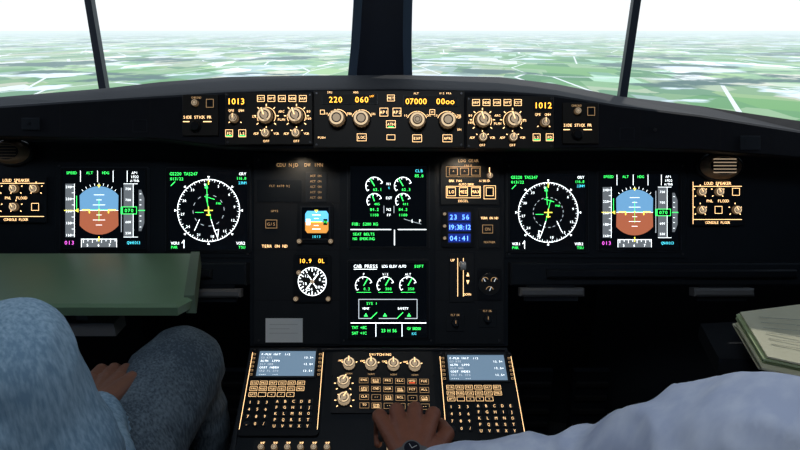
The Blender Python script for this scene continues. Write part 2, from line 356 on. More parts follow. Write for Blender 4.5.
# ------------------------------------------------------------------ displays
def display_body(b, x0, y0, x1, y1):
    b.prism([(x0-3,y0-1),(x0-1,y0-3),(x1+1,y0-3),(x1+3,y0-1),(x1+3,y1+1),(x1+1,y1+3),(x0+1,y1+3),(x0-3,y1+1)], 1.0, 2.6, 'bezel_edge', 0.5)
    b.frame(x0-1.6,y0-1.6,x1+1.6,y1+1.6,2.2,2.6,3.6,'bezel'); b.rect(x0,y0,x1,y1,2.7,'glass_black')
Z = 2.8
def pfd(ox, oy, scl=1.0):
    f = lambda x, y, z: fp(100.5+(x-100.5)*scl+ox, 210+(y-210)*scl+oy, z)
    b = B('primary_flight_display', f); display_body(b, 64,170,147,249)
    pts = []
    R = 24
    for k in range(0, 17):
        a = math.radians(38+(142-38)*k/16)
        pts.append((100.5+R*1.02*math.cos(a), 210-R*0.98*math.sin(a)))
    u = [(119.5,210)]+pts+[(81.5,210)]
    b.poly(u, Z, 'sky_e'); b.poly([(x, 420-y+1) for x,y in u], Z, 'brown_e')
    b.line([(81.5,210.5),(119.5,210.5)],0.5,Z+.1,'white_e')
    for k,w in ((-15,5),(-10,2.5),(-5,6),(5,2.5),(10,6),(15,3)):
        b.line([(100.5-w,210+k),(100.5+w,210+k)],0.4,Z+.1,'white_e')
    b.line([(84,210),(91,210),(91,213)],1.2,Z+.2,'yellow_e'); b.line([(117,210),(110,210),(110,213)],1.2,Z+.2,'yellow_e'); b.rect(99.7,209.2,101.3,210.8,Z+.2,'yellow_e')
    b.line([(84,210),(117,210)],0.35,Z+.15,'green_e'); b.line([(100.5,199),(100.5,221)],0.35,Z+.15,'green_e')
    for a in (50,60,70,80,90,100,110,120,130):
        c,sn = math.cos(math.radians(a)), math.sin(math.radians(a)); b.line([(100.5+24.5*c,210-24.5*sn),(100.5+26.5*c,210-26.5*sn)],0.4,Z+.1,'white_e')
    b.poly([(100.5,188),(98.8,185),(102.2,185)],Z+.2,'yellow_e')
    b.rect(67,184,76,237,Z,'grey_e'); b.line([(76,184),(76,237)],0.45,Z+.1,'white_e')
    for k in range(9):
        b.line([(73.5,187+k*6),(76,187+k*6)],0.4,Z+.1,'white_e')
        if k % 2 == 0: b.text(70.3,187+k*6,2.6,str(240-k*10)[:3],'white_e',Z+.1,adv=0.8)
    b.poly([(76.5,210.5),(80,208.5),(80,212.5)],Z+.2,'yellow_e'); b.line([(66,210.5),(76,210.5)],0.7,Z+.2,'yellow_e'); b.line([(78.3,196),(78.3,210)],0.5,Z+.2,'green_e')
    b.rect(125,184,134,237,Z,'grey_e'); b.line([(134.5,184),(134.5,237)],0.45,Z+.1,'white_e'); b.line([(125,184),(139,184)],0.4,Z+.1,'white_e'); b.line([(125,237),(139,237)],0.4,Z+.1,'white_e')
    for k in range(5): b.text(129.5,189+k*11,2.4,str(75-k*5)+'0','green_e' if k==2 else 'white_e',Z+.1,adv=0.8)
    b.rect(124,207.5,137,213.5,Z+.15,'glass_black'); b.text(130.5,210.5,3.6,'070','green_e',Z+.3,adv=0.85); b.outl(124,207,138,214,0.45,Z+.3,'green_e')
    b.rect(122.4,188,123,232,Z,'whitedim_e'); b.rect(122.2,207,123.4,214,Z+.1,'green_e')
    b.poly([(140,190),(142.5,190),(145.5,198),(145.5,223),(142.5,231),(140,231)],Z,'grey_e'); b.line([(140,210.5),(146,210.5)],0.8,Z+.2,'green_e')
    for y in (194,200,205,216,221,227): b.line([(141,y),(142.5,y)],0.5,Z+.1,'white_e')
    b.text(73,173,2.8,'SPEED','green_e',Z,adv=.75); b.text(91,173,2.8,'ALT','green_e',Z,adv=.8); b.text(107,173,2.8,'HDG','green_e',Z,adv=.8); b.text(136,173,2.6,'AP1','white_e',Z,adv=.8); b.text(136,177,2.6,'1FD2','white_e',Z,adv=.8); b.text(136,181,2.4,'A/THR','white_e',Z,adv=.75)
    for x in (82,99,114.5,128.5): b.line([(x,171),(x,182)],0.5,Z,'white_e')
    b.rect(83,239,118,247,Z,'grey_e'); b.line([(83,239),(118,239)],0.5,Z+.1,'white_e'); b.line([(83,239),(83,247)],0.5,Z+.1,'white_e'); b.line([(118,239),(118,247)],0.5,Z+.1,'white_e')
    for k in range(8): b.line([(85+k*4.5,239),(85+k*4.5,241.2 if k%2 else 242.5)],0.5,Z+.1,'white_e')
    for k,t in enumerate(('5','6','7')): b.text(89+k*11,245,2.8,t,'white_e',Z+.1)
    b.line([(100.5,236.5),(100.5,241)],1,Z+.2,'yellow_e'); b.text(71,242.5,4,'013','magenta_e',Z+.1,adv=.85)
    b.text(135,242.5,3,'QNH1013','cyan_e',Z+.1,adv=.62)
    b.done()
pfd(0, 0); pfd(533, 2, .95)

def nd(ox, oy, arc, scl=1.0):
    f = lambda x, y, z: fp(209.5+(x-209.5)*scl+ox, 210.5+(y-210.5)*scl+oy, z)
    b = B('navigation_display', f); display_body(b, 169,170,249,250)
    cx, cy, R = 209.5, 210.5, 31
    b.ring(cx,cy,R-.35,R+.25,Z,'white_e',n=72)
    for a in range(0,360,5):
        L = 2.4 if a % 10 == 0 else 1.3
        c,sn = math.cos(math.radians(a+8)), math.sin(math.radians(a+8)); b.line([(cx+c*(R-L),cy-sn*(R-L)),(cx+c*R,cy-sn*R)],0.4,Z,'white_e')
    for k,a in enumerate(range(0,360,30)):
        c,sn = math.cos(math.radians(90-a+8)), math.sin(math.radians(90-a+8)); b.text(cx+c*(R-5),cy-sn*(R-5),2.6,str(k*3),'white_e',Z,adv=.8)
    for a in range(0,360,45):
        c,sn = math.cos(math.radians(a)), math.sin(math.radians(a)); b.poly([(cx+c*(R+.6),cy-sn*(R+.6)),(cx+c*(R+3)-sn*1.2,cy-sn*(R+3)-c*1.2),(cx+c*(R+3)+sn*1.2,cy-sn*(R+3)+c*1.2)],Z,'white_e')
    for a in range(0,360,18 if arc else 30): b.ring(cx,cy,15.3,15.8,Z,'whitedim_e',a,a+(9 if arc else 12),n=60)
    b.line([(cx,cy-30),(cx,cy-26)],1.0,Z+.2,'yellow_e')
    b.line([(cx-4,cy),(cx+4,cy)],1.0,Z+.2,'yellow_e'); b.line([(cx,cy-3.5),(cx,cy+5)],1.0,Z+.2,'yellow_e'); b.line([(cx-2,cy+4.5),(cx+2,cy+4.5)],.9,Z+.2,'yellow_e')
    s = -1 if arc else 1
    b.line([(cx-2,cy-25),(cx-1,cy-8)],.55,Z+.1,'green_e'); b.poly([(cx-2,cy-27),(cx-4,cy-22),(cx-.3,cy-22)],Z+.1,'green_e')
    b.line([(cx-2.5*s,cy-13),(cx+2.5*s,cy+9)],.5,Z+.1,'green_e')
    b.line([(cx+2.5*s,cy+9),(cx+6*s,cy+20)],.6,Z+.1,'white_e'); b.line([(cx+9*s,cy+27),(cx+6*s,cy+20),(cx+10*s,cy+19),(cx+9*s,cy+27)],.6,Z+.1,'white_e')
    b.line([(cx-9*s,cy+9),(cx-14*s,cy+20)],0.6,Z+.1,'white_e'); b.line([(cx-4,cy-14),(cx+6,cy-11)],0.6,Z+.1,'green_e')
    b.line([(cx-13,cy+2),(cx-5,cy+2)],0.5,Z+.1,'green_e'); b.text(cx+10,cy-7,2.2,'PAR','green_e',Z,adv=.8)
    b.text(171,174,3.2,'GS220 TAS247','green_e',Z,'l',.72); b.text(171,179,3,'013/22','green_e',Z,'l',.75)
    b.line([(172,186),(176,182)],.7,Z,'green_e')
    b.text(247,174,3,'ORY','white_e',Z,'r',.8); b.text(247,178.5,2.8,'116.8','green_e',Z,'r',.7); b.text(247,183,2.8,'23NM','cyan_e',Z,'r',.7)
    b.text(172,243,3,'VOR1','white_e',Z,'l',.75); b.text(172,247,2.8,'PAR','green_e',Z,'l',.8); b.line([(185,248),(185,240),(183,243)],.7,Z,'white_e')
    b.text(246,243,3,'VOR2','white_e',Z,'r',.75); b.text(246,247,2.8,'TSU','green_e',Z,'r',.8)
    b.done()
nd(0, 0, False); nd(338, 2, True, .96)

b = B('engine_display', fp); display_body(b, 350,166,427,247)
def gauge(cx, cy, R, a_needle, val, m='white_e'):
    b.ring(cx,cy,R-.4,R+.3,Z,m,20,215,n=40)
    for a in (20,60,100,140,180,215):
        c,sn = math.cos(math.radians(a)), math.sin(math.radians(a)); b.line([(cx+c*(R-2),cy-sn*(R-2)),(cx+c*R,cy-sn*R)],0.6,Z,m)
    c,sn = math.cos(math.radians(a_needle)), math.sin(math.radians(a_needle)); b.line([(cx,cy),(cx+c*R,cy-sn*R)],.9,Z+.1,'green_e')
    b.text(cx+R*0.35,cy+R*0.42,R*0.33,val,'green_e',Z+.1,adv=.8)
for cx,v1,v2 in ((374.5,'62.1','405'),(403,'62.3','411')):
    gauge(cx,186,8.6,120,v1); gauge(cx,201,7.4,110,v2)
    b.text(cx,209.5,2.8,'84.2','green_e',Z,adv=.8); b.text(cx,215,2.8,'1100','green_e',Z,adv=.8)
b.text(389,184,2.8,'N1','white_e',Z); b.text(389,188,2.2,'%','cyan_e',Z); b.text(389,198,2.6,'EGT','white_e',Z,adv=.8); b.text(389,209.5,2.8,'N2','white_e',Z); b.text(389,215,2.6,'FF','white_e',Z)
for x in (384,394): b.line([(x,206),(x,213)],.5,Z,'whitedim_e')
b.text(419,171,3,'CLB','cyan_e',Z); b.text(419,176,3,'85.0','green_e',Z,adv=.75)
b.text(352,224,3,'FOB: 5200 KG','green_e',Z,'l',.72); b.text(416,221,3,'S  F','white_e',Z); b.line([(404,219),(412,221.5),(421,224)],.4,Z,'whitedim_e')
b.line([(351,229.5),(391,229.5)],0.8,Z,'white_e'); b.line([(398,229.5),(426,229.5)],0.8,Z,'white_e'); b.line([(394.5,230),(394.5,245)],0.8,Z,'white_e')
for i,t in enumerate(('SEAT BELTS','NO SMOKING')): b.text(353,234+i*4.6,2.8,t,'green_e',Z,'l',.78)
b.done()

b = B('system_display', fp); display_body(b, 350,262,427,337)
b.text(354,266,3.6,'CAB PRESS','white_e',Z,'l',.74); b.line([(354,269),(377,269)],.5,Z,'white_e'); b.text(382,266,2.8,'LDG ELEV AUTO','white_e',Z,'l',.66); b.text(414,266,3,'50FT','green_e',Z,'l',.8)
for cx,v,l in ((364,'0.2','P'),(385.5,'300','V/S'),(408,'350','ALT')):
    gauge(cx,285,8.4,60,v); b.text(cx,274,2.4,l,'white_e',Z); b.line([(cx-7,292),(cx+7,292)],.4,Z,'green_e')
b.line([(359,318),(359,299),(417,299),(417,318)],.7,Z,'whitedim_e'); b.line([(359,318),(371,318)],.7,Z,'whitedim_e'); b.line([(379,318),(397,318)],.7,Z,'whitedim_e'); b.line([(405,318),(417,318)],.7,Z,'whitedim_e')
for x in (366,385,409): b.poly([(x-2,316),(x+2,316),(x,312.6)],Z,'green_e')
b.line([(371,318),(377,312)],.7,Z,'green_e'); b.line([(397,318),(403,312)],.7,Z,'green_e')
b.text(372,303,2.6,'SYS 1','green_e',Z); b.text(403,308,2.4,'SAFETY','white_e',Z,adv=.75); b.text(366,308,2.4,'VENT','white_e',Z,adv=.75)
b.line([(351,322.5),(426,322.5)],.8,Z,'white_e'); b.line([(376,323),(376,336)],.6,Z,'white_e'); b.line([(402,323),(402,336)],.6,Z,'white_e')
b.text(352,327,3,'TAT +8C','green_e',Z,'l',.7); b.text(352,332.5,3,'SAT +1C','green_e',Z,'l',.7); b.text(389,330,3.4,'23 H 56','green_e',Z,adv=.65); b.text(414,328,2.8,'GW 58200','green_e',Z,adv=.6); b.text(414,333,2.6,'KG','cyan_e',Z)
b.done()

b = B('standby_attitude_indicator', fp)
b.rbox(298,203,334,243,3,1.5,4.5,'bezel'); b.frame(301,206,331,240,1.5,4.5,6,'bezel_edge'); b.rect(302,207,330,239,4.6,'glass_black')
b.poly([(306,222),(306,214),(308,211),(327,211),(329,214),(329,222)],4.8,'skybright_e'); b.poly([(306,222),(329,222),(329,230),(327,233),(308,233),(306,230)],4.8,'orange_e')
for k,w in ((-7,4),(-3.5,2),(3.5,2),(7,4)): b.line([(317-w,222+k),(317+w,222+k)],.6,4.9,'white_e')
b.rect(307,219,311,225,4.9,'white_e'); b.rect(324,219,328,225,4.9,'glass_black'); b.text(326,222,2.4,'70','green_e',5); b.line([(312,222),(322,222)],1,5,'yellow_e')
b.text(317,236.5,2.6,'1013','cyan_e',4.9); b.poly([(317,213),(315,210),(319,210)],5,'yellow_e')
for x,y in ((300.5,241),(331.5,241)): b.knob(x,y,2.4,4.5,4,'knob','knob_grey',ptr=False)
b.done()

b = B('radio_magnetic_indicator', fp)
b.rbox(294,254,332,302,3,1.5,4,'bezel'); b.rect(299,257,328,264,4.1,'glass_black'); b.text(306,260.5,4.4,'10.9','digit_e',4.3,adv=.72); b.text(322,260.5,4.4,'0L','digit_e',4.3,adv=.8)
cx,cy=313,281
b.cyl(cx,cy,16.5,4,5,'bezel',32); b.disc(cx,cy,15,5.1,'black',32); b.ring(cx,cy,13.6,14.2,5.2,'white_e',n=48)
for a in range(0,360,15):
    L = 3.6 if a % 30 == 0 else 1.8; c,sn = math.cos(math.radians(a)), math.sin(math.radians(a)); b.line([(cx+c*(13.6-L),cy-sn*(13.6-L)),(cx+c*13.8,cy-sn*13.8)],0.9,5.2,'white_e')
for k,a in enumerate(range(0,360,60)):
    c,sn = math.cos(math.radians(a+15)), math.sin(math.radians(a+15)); b.text(cx+c*7.8,cy-sn*7.8,2.8,str(k*6),'white_e',5.2)
b.line([(cx-6,cy+8),(cx+6,cy-8)],1.2,5.4,'white_e'); b.line([(cx-3,cy-5),(cx+4,cy+6)],0.8,5.3,'white_e'); b.cyl(cx,cy,2,5,6,'knob_grey',14)
for x,y in ((297,298),(329,298),(300,272)): b.knob(x,y,2.4,4,4,'knob','knob_grey',ptr=False)
b.done()

b = B('paper_label', fp); b.box(266,318,303,342,1.5,2.0,'placard')
for i in range(3): b.line([(270,324+i*4.4),(298-(i%2)*8,324+i*4.4)],.35,2.1,'tapewhite')
b.done()

b = B('brake_control_panel', fp)
b.box(440,156,499,205,1.5,3,'panel_mid',.4)
b.text(468,161,3,'LDG GEAR','labeldim_e',3.1)
for x in (453,464,475): b.btn(x,172,9,8,3,'labeldim_e','^')
b.text(468,166,2.4,'UNLK','labeldim_e',3.1)
b.text(455,181,2.4,'BRK FAN','label_e',3.1,adv=.75); b.text(484,181,2.4,'A/SKID','label_e',3.1,adv=.75)
b.text(466,184.5,2.4,'AUTO/BRK','label_e',3.1,adv=.8)
for x,l in ((451,'LO'),(463,'MED'),(475,'MAX')): b.btn(x,192,9,9,3,'label_e',l)
b.outl(446,186.5,480,198,.4,3.15,'label_e'); b.text(463,201,2.4,'DECEL','label_e',3.1)
b.knob(489,176,3,3,5,'knob','knob_grey'); b.btn(489,192,8,9,3,'label_e'); b.outl(483.5,186,495,199,.4,3.15,'label_e')
b.line([(489,168),(489,173)],.8,3.1,'label_e'); b.outl(446,167,480,177,.4,3.15,'labeldim_e')
b.done()

b = B('cockpit_clock', fp)
b.rbox(441,208,474,247,3,1.5,4,'bezel'); b.rbox(447,211,471,244,2,4,4.6,'bezel_edge')
for y,t in ((217,'23 56'),(227,'19:38:12'),(238,'04:41')):
    b.rect(448,y-4.4,470,y+4.2,4.7,'bluebg_e'); b.text(459,y,5,t,'blue_e',4.9,adv=.55 if len(t)>6 else .8)
for y in (214,226,238): b.knob(444.2,y,1.7,4,3,'knob','knob_grey',ptr=False)
b.done()
b = B('terrain_display_switch', fp)
b.box(478,208,500,248,1.5,2.6,'panel_mid',.4); b.text(489,218,2.4,'TERR ON ND','label_e',2.8,adv=.72); b.btn(487,229,11,9,2.6,'labeldim_e','ON'); b.text(489,242,2.2,'WEATHER','labeldim_e',2.8,adv=.75)
b.done()

b = B('landing_gear_lever', fp)
b.box(449,252,474,302,1.5,2.6,'panel_mid',.4); b.box(458.4,257,462,297,2.6,3.0,'black')
b.line([(457.4,258),(457.4,296)],.5,3.1,'label_e'); b.line([(463,258),(463,296)],.5,3.1,'label_e')
b.box(459,262,461.5,266,2.8,24,'knob_grey')
b.fn = lambda x,y,z: fp(460.2+(z), 264+(y), 26+(x))
b.cyl(0,0,4.2,-2.6,2.6,'tapewhite',24)
b.fn = fp
b.text(452.5,260,2.6,'UP','label_e',2.8); b.text(467,294,2.4,'DOWN','label_e',2.8,adv=.75); b.poly([(466,276),(469,276),(467.5,272)],2.8,'label_e'); b.poly([(466,280),(469,280),(467.5,284)],2.8,'label_e')
b.done()
b = B('brake_pressure_gauge', fp)
b.rbox(477,268,501,300,3,1.5,3.2,'bezel'); b.cyl(489,284,11,3.2,4.4,'bezel_edge',28); b.disc(489,284,10,4.5,'black',28)
for s in (-1,1):
    b.ring(489+s*4.5,280,2.8,3.3,4.6,'labeldim_e',20,200); b.line([(489+s*4.5,281),(489+s*6,278)],.6,4.7,'whitedim_e')
b.ring(489,289.5,3.2,3.7,4.6,'labeldim_e',10,170); b.line([(489,290),(490.5,286.5)],.6,4.7,'whitedim_e')
b.done()
for (x,y) in ((487,318),(455,322)):
    b = B('rotary_switch', fp); b.box(x-9,y-9,x+9,y+9,1.5,2.6,'panel_mid',.3)
    b.cyl(x,y,3.8,2.6,4,'bezel',20); b.cyl(x,y,3.2,4,8.5,'bezel_edge',20); b.line([(x,y),(x,y-2.8)],.5,8.6,'labeldim_e'); b.text(x,y-7.5,2,'FLT DK','labeldim_e',2.7,adv=.75); b.done()

def sidepanel(x0, y0, x1, y1, k):
    b = B('lighting_control_panel', fp); b.box(x0,y0,x1,y1,0,3,'panel',.6)
    w = (x1-x0); n = 3
    for r in range(2):
        for c in range(n):
            x = x0+w*(c+0.5)/n; y = y0+12+r*18
            if (r+c+k) % 4 == 3: b.btn(x,y,8,8,3,'label_e')
            else: b.knob(x,y,4.4,3,5,'knob','knob_lit',ang=120,ticks=5,tickr=1.35)
    b.text((x0+x1)/2,y0+3.5,3,'LOUD SPEAKER','label_e',3.1,adv=.75); b.text((x0+x1)/2,y0+21,2.8,'PNL  FLOOD','label_e',3.1,adv=.8); b.text((x0+x1)/2,y1-3.5,2.6,'CONSOLE FLOOR','label_e',3.1,adv=.72)
    b.line([(x0+2,y0+6.5),(x1-2,y0+6.5)],.5,3.1,'label_e'); b.line([(x0+2,y1-6.5),(x1-2,y1-6.5)],.5,3.1,'label_e'); b.line([(x0+1.5,y0+2),(x0+1.5,y1-2)],.5,3.1,'label_e')
    b.done()
sidepanel(-12,177,48,223,0); sidepanel(690,180,742,226,1)
def outlet(x, y, rx, glow):
    b = B('air_vent', lambda u,v,z: fp(x+u, y+v*.62, z))
    b.cyl(0,0,rx*1.08,0,5,'panel_mid',28); b.cyl(0,0,rx*.95,5,12,'beige',28,r2=rx*.8); b.disc(0,0,rx*.62,12.2,'bezel',24)
    for k in range(-2,3): b.box(-rx*.5,k*rx*.24-.7,rx*.5,k*rx*.24+.7,11,13.2,'lampglow' if glow else 'beige')  # right vent's slats carry a lamp glow put in as emission
    b.done()
outlet(14,153,20,False); outlet(718,167,22,True)

# ------------------------------------------------------------------ flight control unit on glareshield
def efis(ox, oy, flip, code):
    b = B('efis_control_panel', lambda x,y,z: fg(x+ox, y+oy, z))
    b.box(226,93,313,145,0,3,'fcu',.6)
    z=3
    X = (lambda x: 539-x) if flip else (lambda x: x)
    b.box(X(237)-10,97,X(237)+10,107,z,z+.8,'bezel'); b.rect(X(237)-9,98,X(237)+9,106,z+.9,'black'); b.text(X(237),102,6.2,code,'digit_e',z+1,adv=.72)
    b.text(X(237),111,2.4,'QFE  QNH','label_e',z+.1,adv=.8)
    b.knob(X(236),119.5,4.6,z,8,'knob','knob_grey',ticks=2,a0=-150,a1=-30)
    b.btn(X(230.5),134,8,8,z,'label_e','FD'); b.btn(X(243.5),134,8,8,z,'label_e','LS')
    b.line([(X(241),136.4),(X(246),136.4)],1,z+1.9,'green_e'); b.line([(X(228),136.4),(X(233),136.4)],1,z+1.9,'green_e')
    for k,l in enumerate(('CST','WPT','VOR','NDB','ARP')): b.btn(X(262+k*10.4),99.5,8,7,z,'label_e',l)
    for x in (267,297):
        b.knob(X(x),117,7.8,z,10,'knob','knob_lit',ang=110,ticks=7,tickr=1.35)
        b.ring(X(x),117,8.9,9.4,z+.15,'label_e',-30,210)
        b.knob(X(x),134,4.4,z,6,'knob','knob_lit',ang=90,ticks=3,a0=30,a1=150)
        b.text(X(x)-10,134,2.4,'ADF','label_e',z+.1,adv=.75); b.text(X(x)+10,134,2.4,'VOR','label_e',z+.1,adv=.75); b.text(X(x),141.5,2.4,'OFF','label_e',z+.1)
    b.text(X(255),117,2.4,'LS','label_e',z+.1); b.text(X(282),112,2.4,'ARC','label_e',z+.1); b.text(X(282),120,2.4,'PLAN','label_e',z+.1,adv=.75)
    b.text(X(309),112,2.4,'80','label_e',z+.1); b.text(X(309),119,2.4,'160','label_e',z+.1,adv=.75)
    for x,y in ((228.5,95.5),(310.5,95.5),(228.5,142.5),(310.5,142.5)): b.cyl(x,y,1.2,z,z+.6,'screw',8)
    b.done()
efis(0,0,False,'1013'); efis(240,4,True,'1012')
b = B('flight_control_unit', fg); b.box(314,91,464,148,0,3,'fcu',.6); z=3
b.box(322,94.5,378,105,z,z+.8,'bezel'); b.rect(323,95,377,104.5,z+.9,'black'); b.text(336,100.3,6,'220','digit_e',z+1,adv=.78); b.text(362,100.3,6,'060','digit_e',z+1,adv=.78)
b.text(330,93,2,'SPD','label_e',z+.1); b.text(356,93,2,'HDG','label_e',z+.1); b.text(372,97,2,'LAT','digit_e',z+1,adv=.7)
b.box(403,96,458,107,z,z+.8,'bezel'); b.rect(404,96.5,457,106.5,z+.9,'black'); b.text(416,102,6,'07000','digit_e',z+1,adv=.72); b.text(445,102,6,'00oo','digit_e',z+1,adv=.78)
b.text(416,94,2,'ALT','label_e',z+.1); b.text(445,94,2,'V/S FPA','label_e',z+.1)
for x,y in ((338,120),(362,120.5),(417,122),(447,122)):
    b.knob(x,y,8.2,z,12,'knob','knob_lit',ptr=False); b.ring(x,y,9.8,10.3,z+.15,'label_e',20,160)
    b.text(x-11.5,y-6,2.2,'10','label_e',z+.1); b.text(x+11.5,y-6,2.2,'DN','label_e',z+.1)
b.knob(417,122,4.5,z+11,3,'knob','knob_grey',ptr=False)
b.btn(391,99,8,7,z,'label_e','MET'); b.btn(384,113,9,9,z,'label_e','AP1'); b.btn(397,113,9,9,z,'label_e','AP2'); b.btn(391,125,10,8,z,'label_e','ATH')
b.rect(388.5,127.3,393.5,128.3,z+1.9,'green_e')
b.btn(362,138,10,8,z,'label_e','LOC'); b.btn(417,139,10,8,z,'label_e','EXP'); b.btn(447,139,10,8,z,'label_e','APR'); b.btn(391,138,9,6,z,'label_e')
b.btn(323,113,5,5,z,'label_e'); b.btn(432,113,6,6,z,'label_e','M')
for x,y in ((317,94),(461,94),(317,145),(461,145)): b.cyl(x,y,1.2,z,z+.6,'screw',8)
b.text(322,138,2.2,'PUSH','label_e',z+.1)
b.text(459,118,2.2,'UP','label_e',z+.1); b.text(459,130,2.2,'DN','label_e',z+.1)
b.done()
for ox,oy in ((0,0),(379,8)):
    b = B('warning_light_panel', lambda x,y,z: fg(x+ox,y+oy,z))
    b.box(183,95,219,136,0,2,'fcu',.5); b.knob(197,104,3.4,2,6,'knob','knob_grey',ptr=False); b.text(197,98,2.2,'CHRONO','labeldim_e',2.1,adv=.75)
    b.text(198,117.5,3,'SIDE STICK PR','label_e',2.1,adv=.72)
    b.cyl(197,127,5.5,2,4,'bezel',24); b.cyl(197,127,4.6,4,8,'bezel',24)
    b.line([(184,122),(190,122)],.8,2.1,'label_e'); b.line([(204,122),(212,122)],.8,2.1,'label_e'); b.btn(211,104,8,9,2,'labeldim_e')
    b.done()

# ------------------------------------------------------------------ tray table
def bx(b,x0,x1,y0,y1,z0,z1,m):
    b.add([(x0,y0,z0),(x1,y0,z0),(x1,y1,z0),(x0,y1,z0),(x0,y0,z1),(x1,y0,z1),(x1,y1,z1),(x0,y1,z1)],[[3,2,1,0],[4,5,6,7],[0,1,5,4],[1,2,6,5],[2,3,7,6],[3,0,4,7]],m)
b = B('tray_table')
zt=0.812
pts=[(-0.415,1.105),(-0.357,0.900),(-0.372,0.872),(-0.92,0.872),(-0.95,1.105)]
n=len(pts)
def lay(z,ins=0): return [(x+(-ins if x>-.6 else ins), y+(ins if y<1 else 0), z) for x,y in pts]
vs=lay(zt-0.022,0.004)+lay(zt-0.005)+lay(zt,0.005)
fs=[list(range(n))[::-1],[2*n+i for i in range(n)]]
for k in range(2):
    for i in range(n): j=(i+1)%n; fs.append([k*n+i,k*n+j,(k+1)*n+j,(k+1)*n+i])
b.add(vs,fs,'table')
e=[(-0.415,1.105),(-0.357,0.900)]
b.add([(e[0][0]-.014,e[0][1],zt-.03),(e[0][0]+.004,e[0][1],zt-.03),(e[1][0]+.004,e[1][1],zt-.03),(e[1][0]-.014,e[1][1],zt-.03),
       (e[0][0]-.014,e[0][1],zt+.004),(e[0][0]+.004,e[0][1],zt+.004),(e[1][0]+.004,e[1][1],zt+.004),(e[1][0]-.014,e[1][1],zt+.004)],[[3,2,1,0],[4,5,6,7],[0,1,5,4],[1,2,6,5],[2,3,7,6],[3,0,4,7]],'table_edge')
bx(b,-0.75,-0.55,0.93,1.10,zt-.05,zt-.022,'bezel')
bx(b,-0.60,-0.50,0.90,0.94,zt-.075,zt-.05,'handle'); bx(b,-0.57,-0.55,0.91,0.95,zt-.055,zt-.02,'handle')
b.done()

# ------------------------------------------------------------------ pedestal
X0,X1=-0.298,0.213
PO=P(380,350,1.15); PQ=P(380,450,1.01); PV=(PO-PQ).normalized(); PN=RT.cross(PV).normalized(); SQ=0.0019
def pp(px,py):
    r=(P(px,py,1)-EYE); t=(PO-EYE).dot(PN)/r.dot(PN); w=EYE+r*t-PO
    return (w.x/SQ, -w.dot(PV)/SQ)
def fq(x,y,z): return PO+RT*(x*SQ)-PV*(y*SQ)+PN*(z*SQ)
b=B('center_pedestal')
PE=PO-PV*0.30
prof=[(1.09,0.0),(1.09,PO.z-0.05),(PO.y+0.005,PO.z-0.012),(PO.y,PO.z),(PE.y,PE.z),(0.36,PE.z-0.03),(0.34,PE.z-0.06),(0.34,0)]
n=len(prof)
b.add([(X0,y,z) for y,z in prof]+[(X1,y,z) for y,z in prof],[list(range(n)),[n+i for i in range(n)][::-1]]+[[i,(i+1)%n,n+(i+1)%n,n+i] for i in range(n)],'panel')
b.fn=fq
xl=(X0-PO.x)/SQ; xr=(X1-PO.x)/SQ
b.box(xl,0,xl+3,150,0,3,'bezel_edge',.5); b.box(xr-3,0,xr,150,0,3,'bezel_edge',.5); b.box(xl,-1,xr,2,0,3,'bezel_edge',.5)
b.done()
def mcdu(pxc):
    xc,y0=pp(pxc,352); _,y1=pp(pxc,440)
    cx=xc
    b=B('flight_management_keypad', lambda x,y,z: fq(x+cx, y+y0, z))
    H=y1-y0; W=76; b.rbox(-W/2,0,W/2,H,4,0,5,'bezel'); z=5
    for s in (-1,1): b.line([(s*(W/2-1.5),6),(s*(W/2-1.5),H-6)],.5,z+.1,'label_e')
    b.frame(-31,2.5,31,36,2,z,z+2,'bezel_edge'); b.rect(-29,4.5,29,34,z+.2,'mcdu_e')
    for i,t in enumerate(('F-PLN INIT  1/2','CO RTE','ALTN  LFPO','FLT NBR','COST INDEX','CRZ FL 070','----   ---')):
        b.text(-27,8.2+i*3.8,2.2,t,'whitedim_e' if i%2 else 'white_e',z+.3,'l',.9)
        if i%2: b.text(27,8.2+i*3.8,2.2,'12.5<','white_e',z+.3,'r',.9)
    for i in range(6):
        for s in (-1,1): b.btn(s*34,9+i*4.6,3.4,2.8,z,'labeldim_e')
    L=('DIR','PRG','PRF','INI','DAT','BRT','FPN','RAD','FUE','SEC','ATC','MNU','APT','','<','^','>','v')
    for r in range(3):
        for c in range(6):
            if r==2 and c==5: continue
            b.box(-33+c*9.2,39+r*6.2,-25+c*9.2,44+r*6.2,z,z+1.6,'bezel',.3); b.outl(-32.6+c*9.2,39.4+r*6.2,-25.4+c*9.2,43.6+r*6.2,.35,z+1.62,'amber_e'); b.text(-29+c*9.2,41.5+r*6.2,2.1,L[r*6+c],'amber_e',z+1.7)
    dig='123456789.0/'
    for r in range(4):
        for c in range(3):
            x=-30+c*8; y=62+r*7.2
            if y+3<H: b.cyl(x,y,2.7,z,z+1.8,'bezel_edge',14); b.text(x,y,2.9,dig[r*3+c],'amber_e',z+1.95)
    k=0
    for r in range(6):
        for c in range(5):
            x=-4+c*7.8; y=61+r*6.2; k+=1
            if y+3<H: b.box(x-2.9,y-2.4,x+2.9,y+2.4,z,z+1.6,'bezel_edge',.3); b.text(x,y,2.9,'ABCDEFGHIJKLMNOPQRSTUVWXYZ/.+-'[min(k-1,29)],'amber_e',z+1.75)
    for s in (-1,1): b.cyl(s*35,3,1.2,z,z+.8,'screw',8)
    b.done()
mcdu(289); mcdu(474)
b=B('display_switching_panel',fq)
ax,ay=pp(333,354); bx2,by2=pp(433,376); b.rbox(ax,ay,bx2,by2,2,0,3,'panel_mid'); z=3
b.text(pp(380,353.5)[0],pp(380,356)[1],3,'SWITCHING','label_e',z+.1)
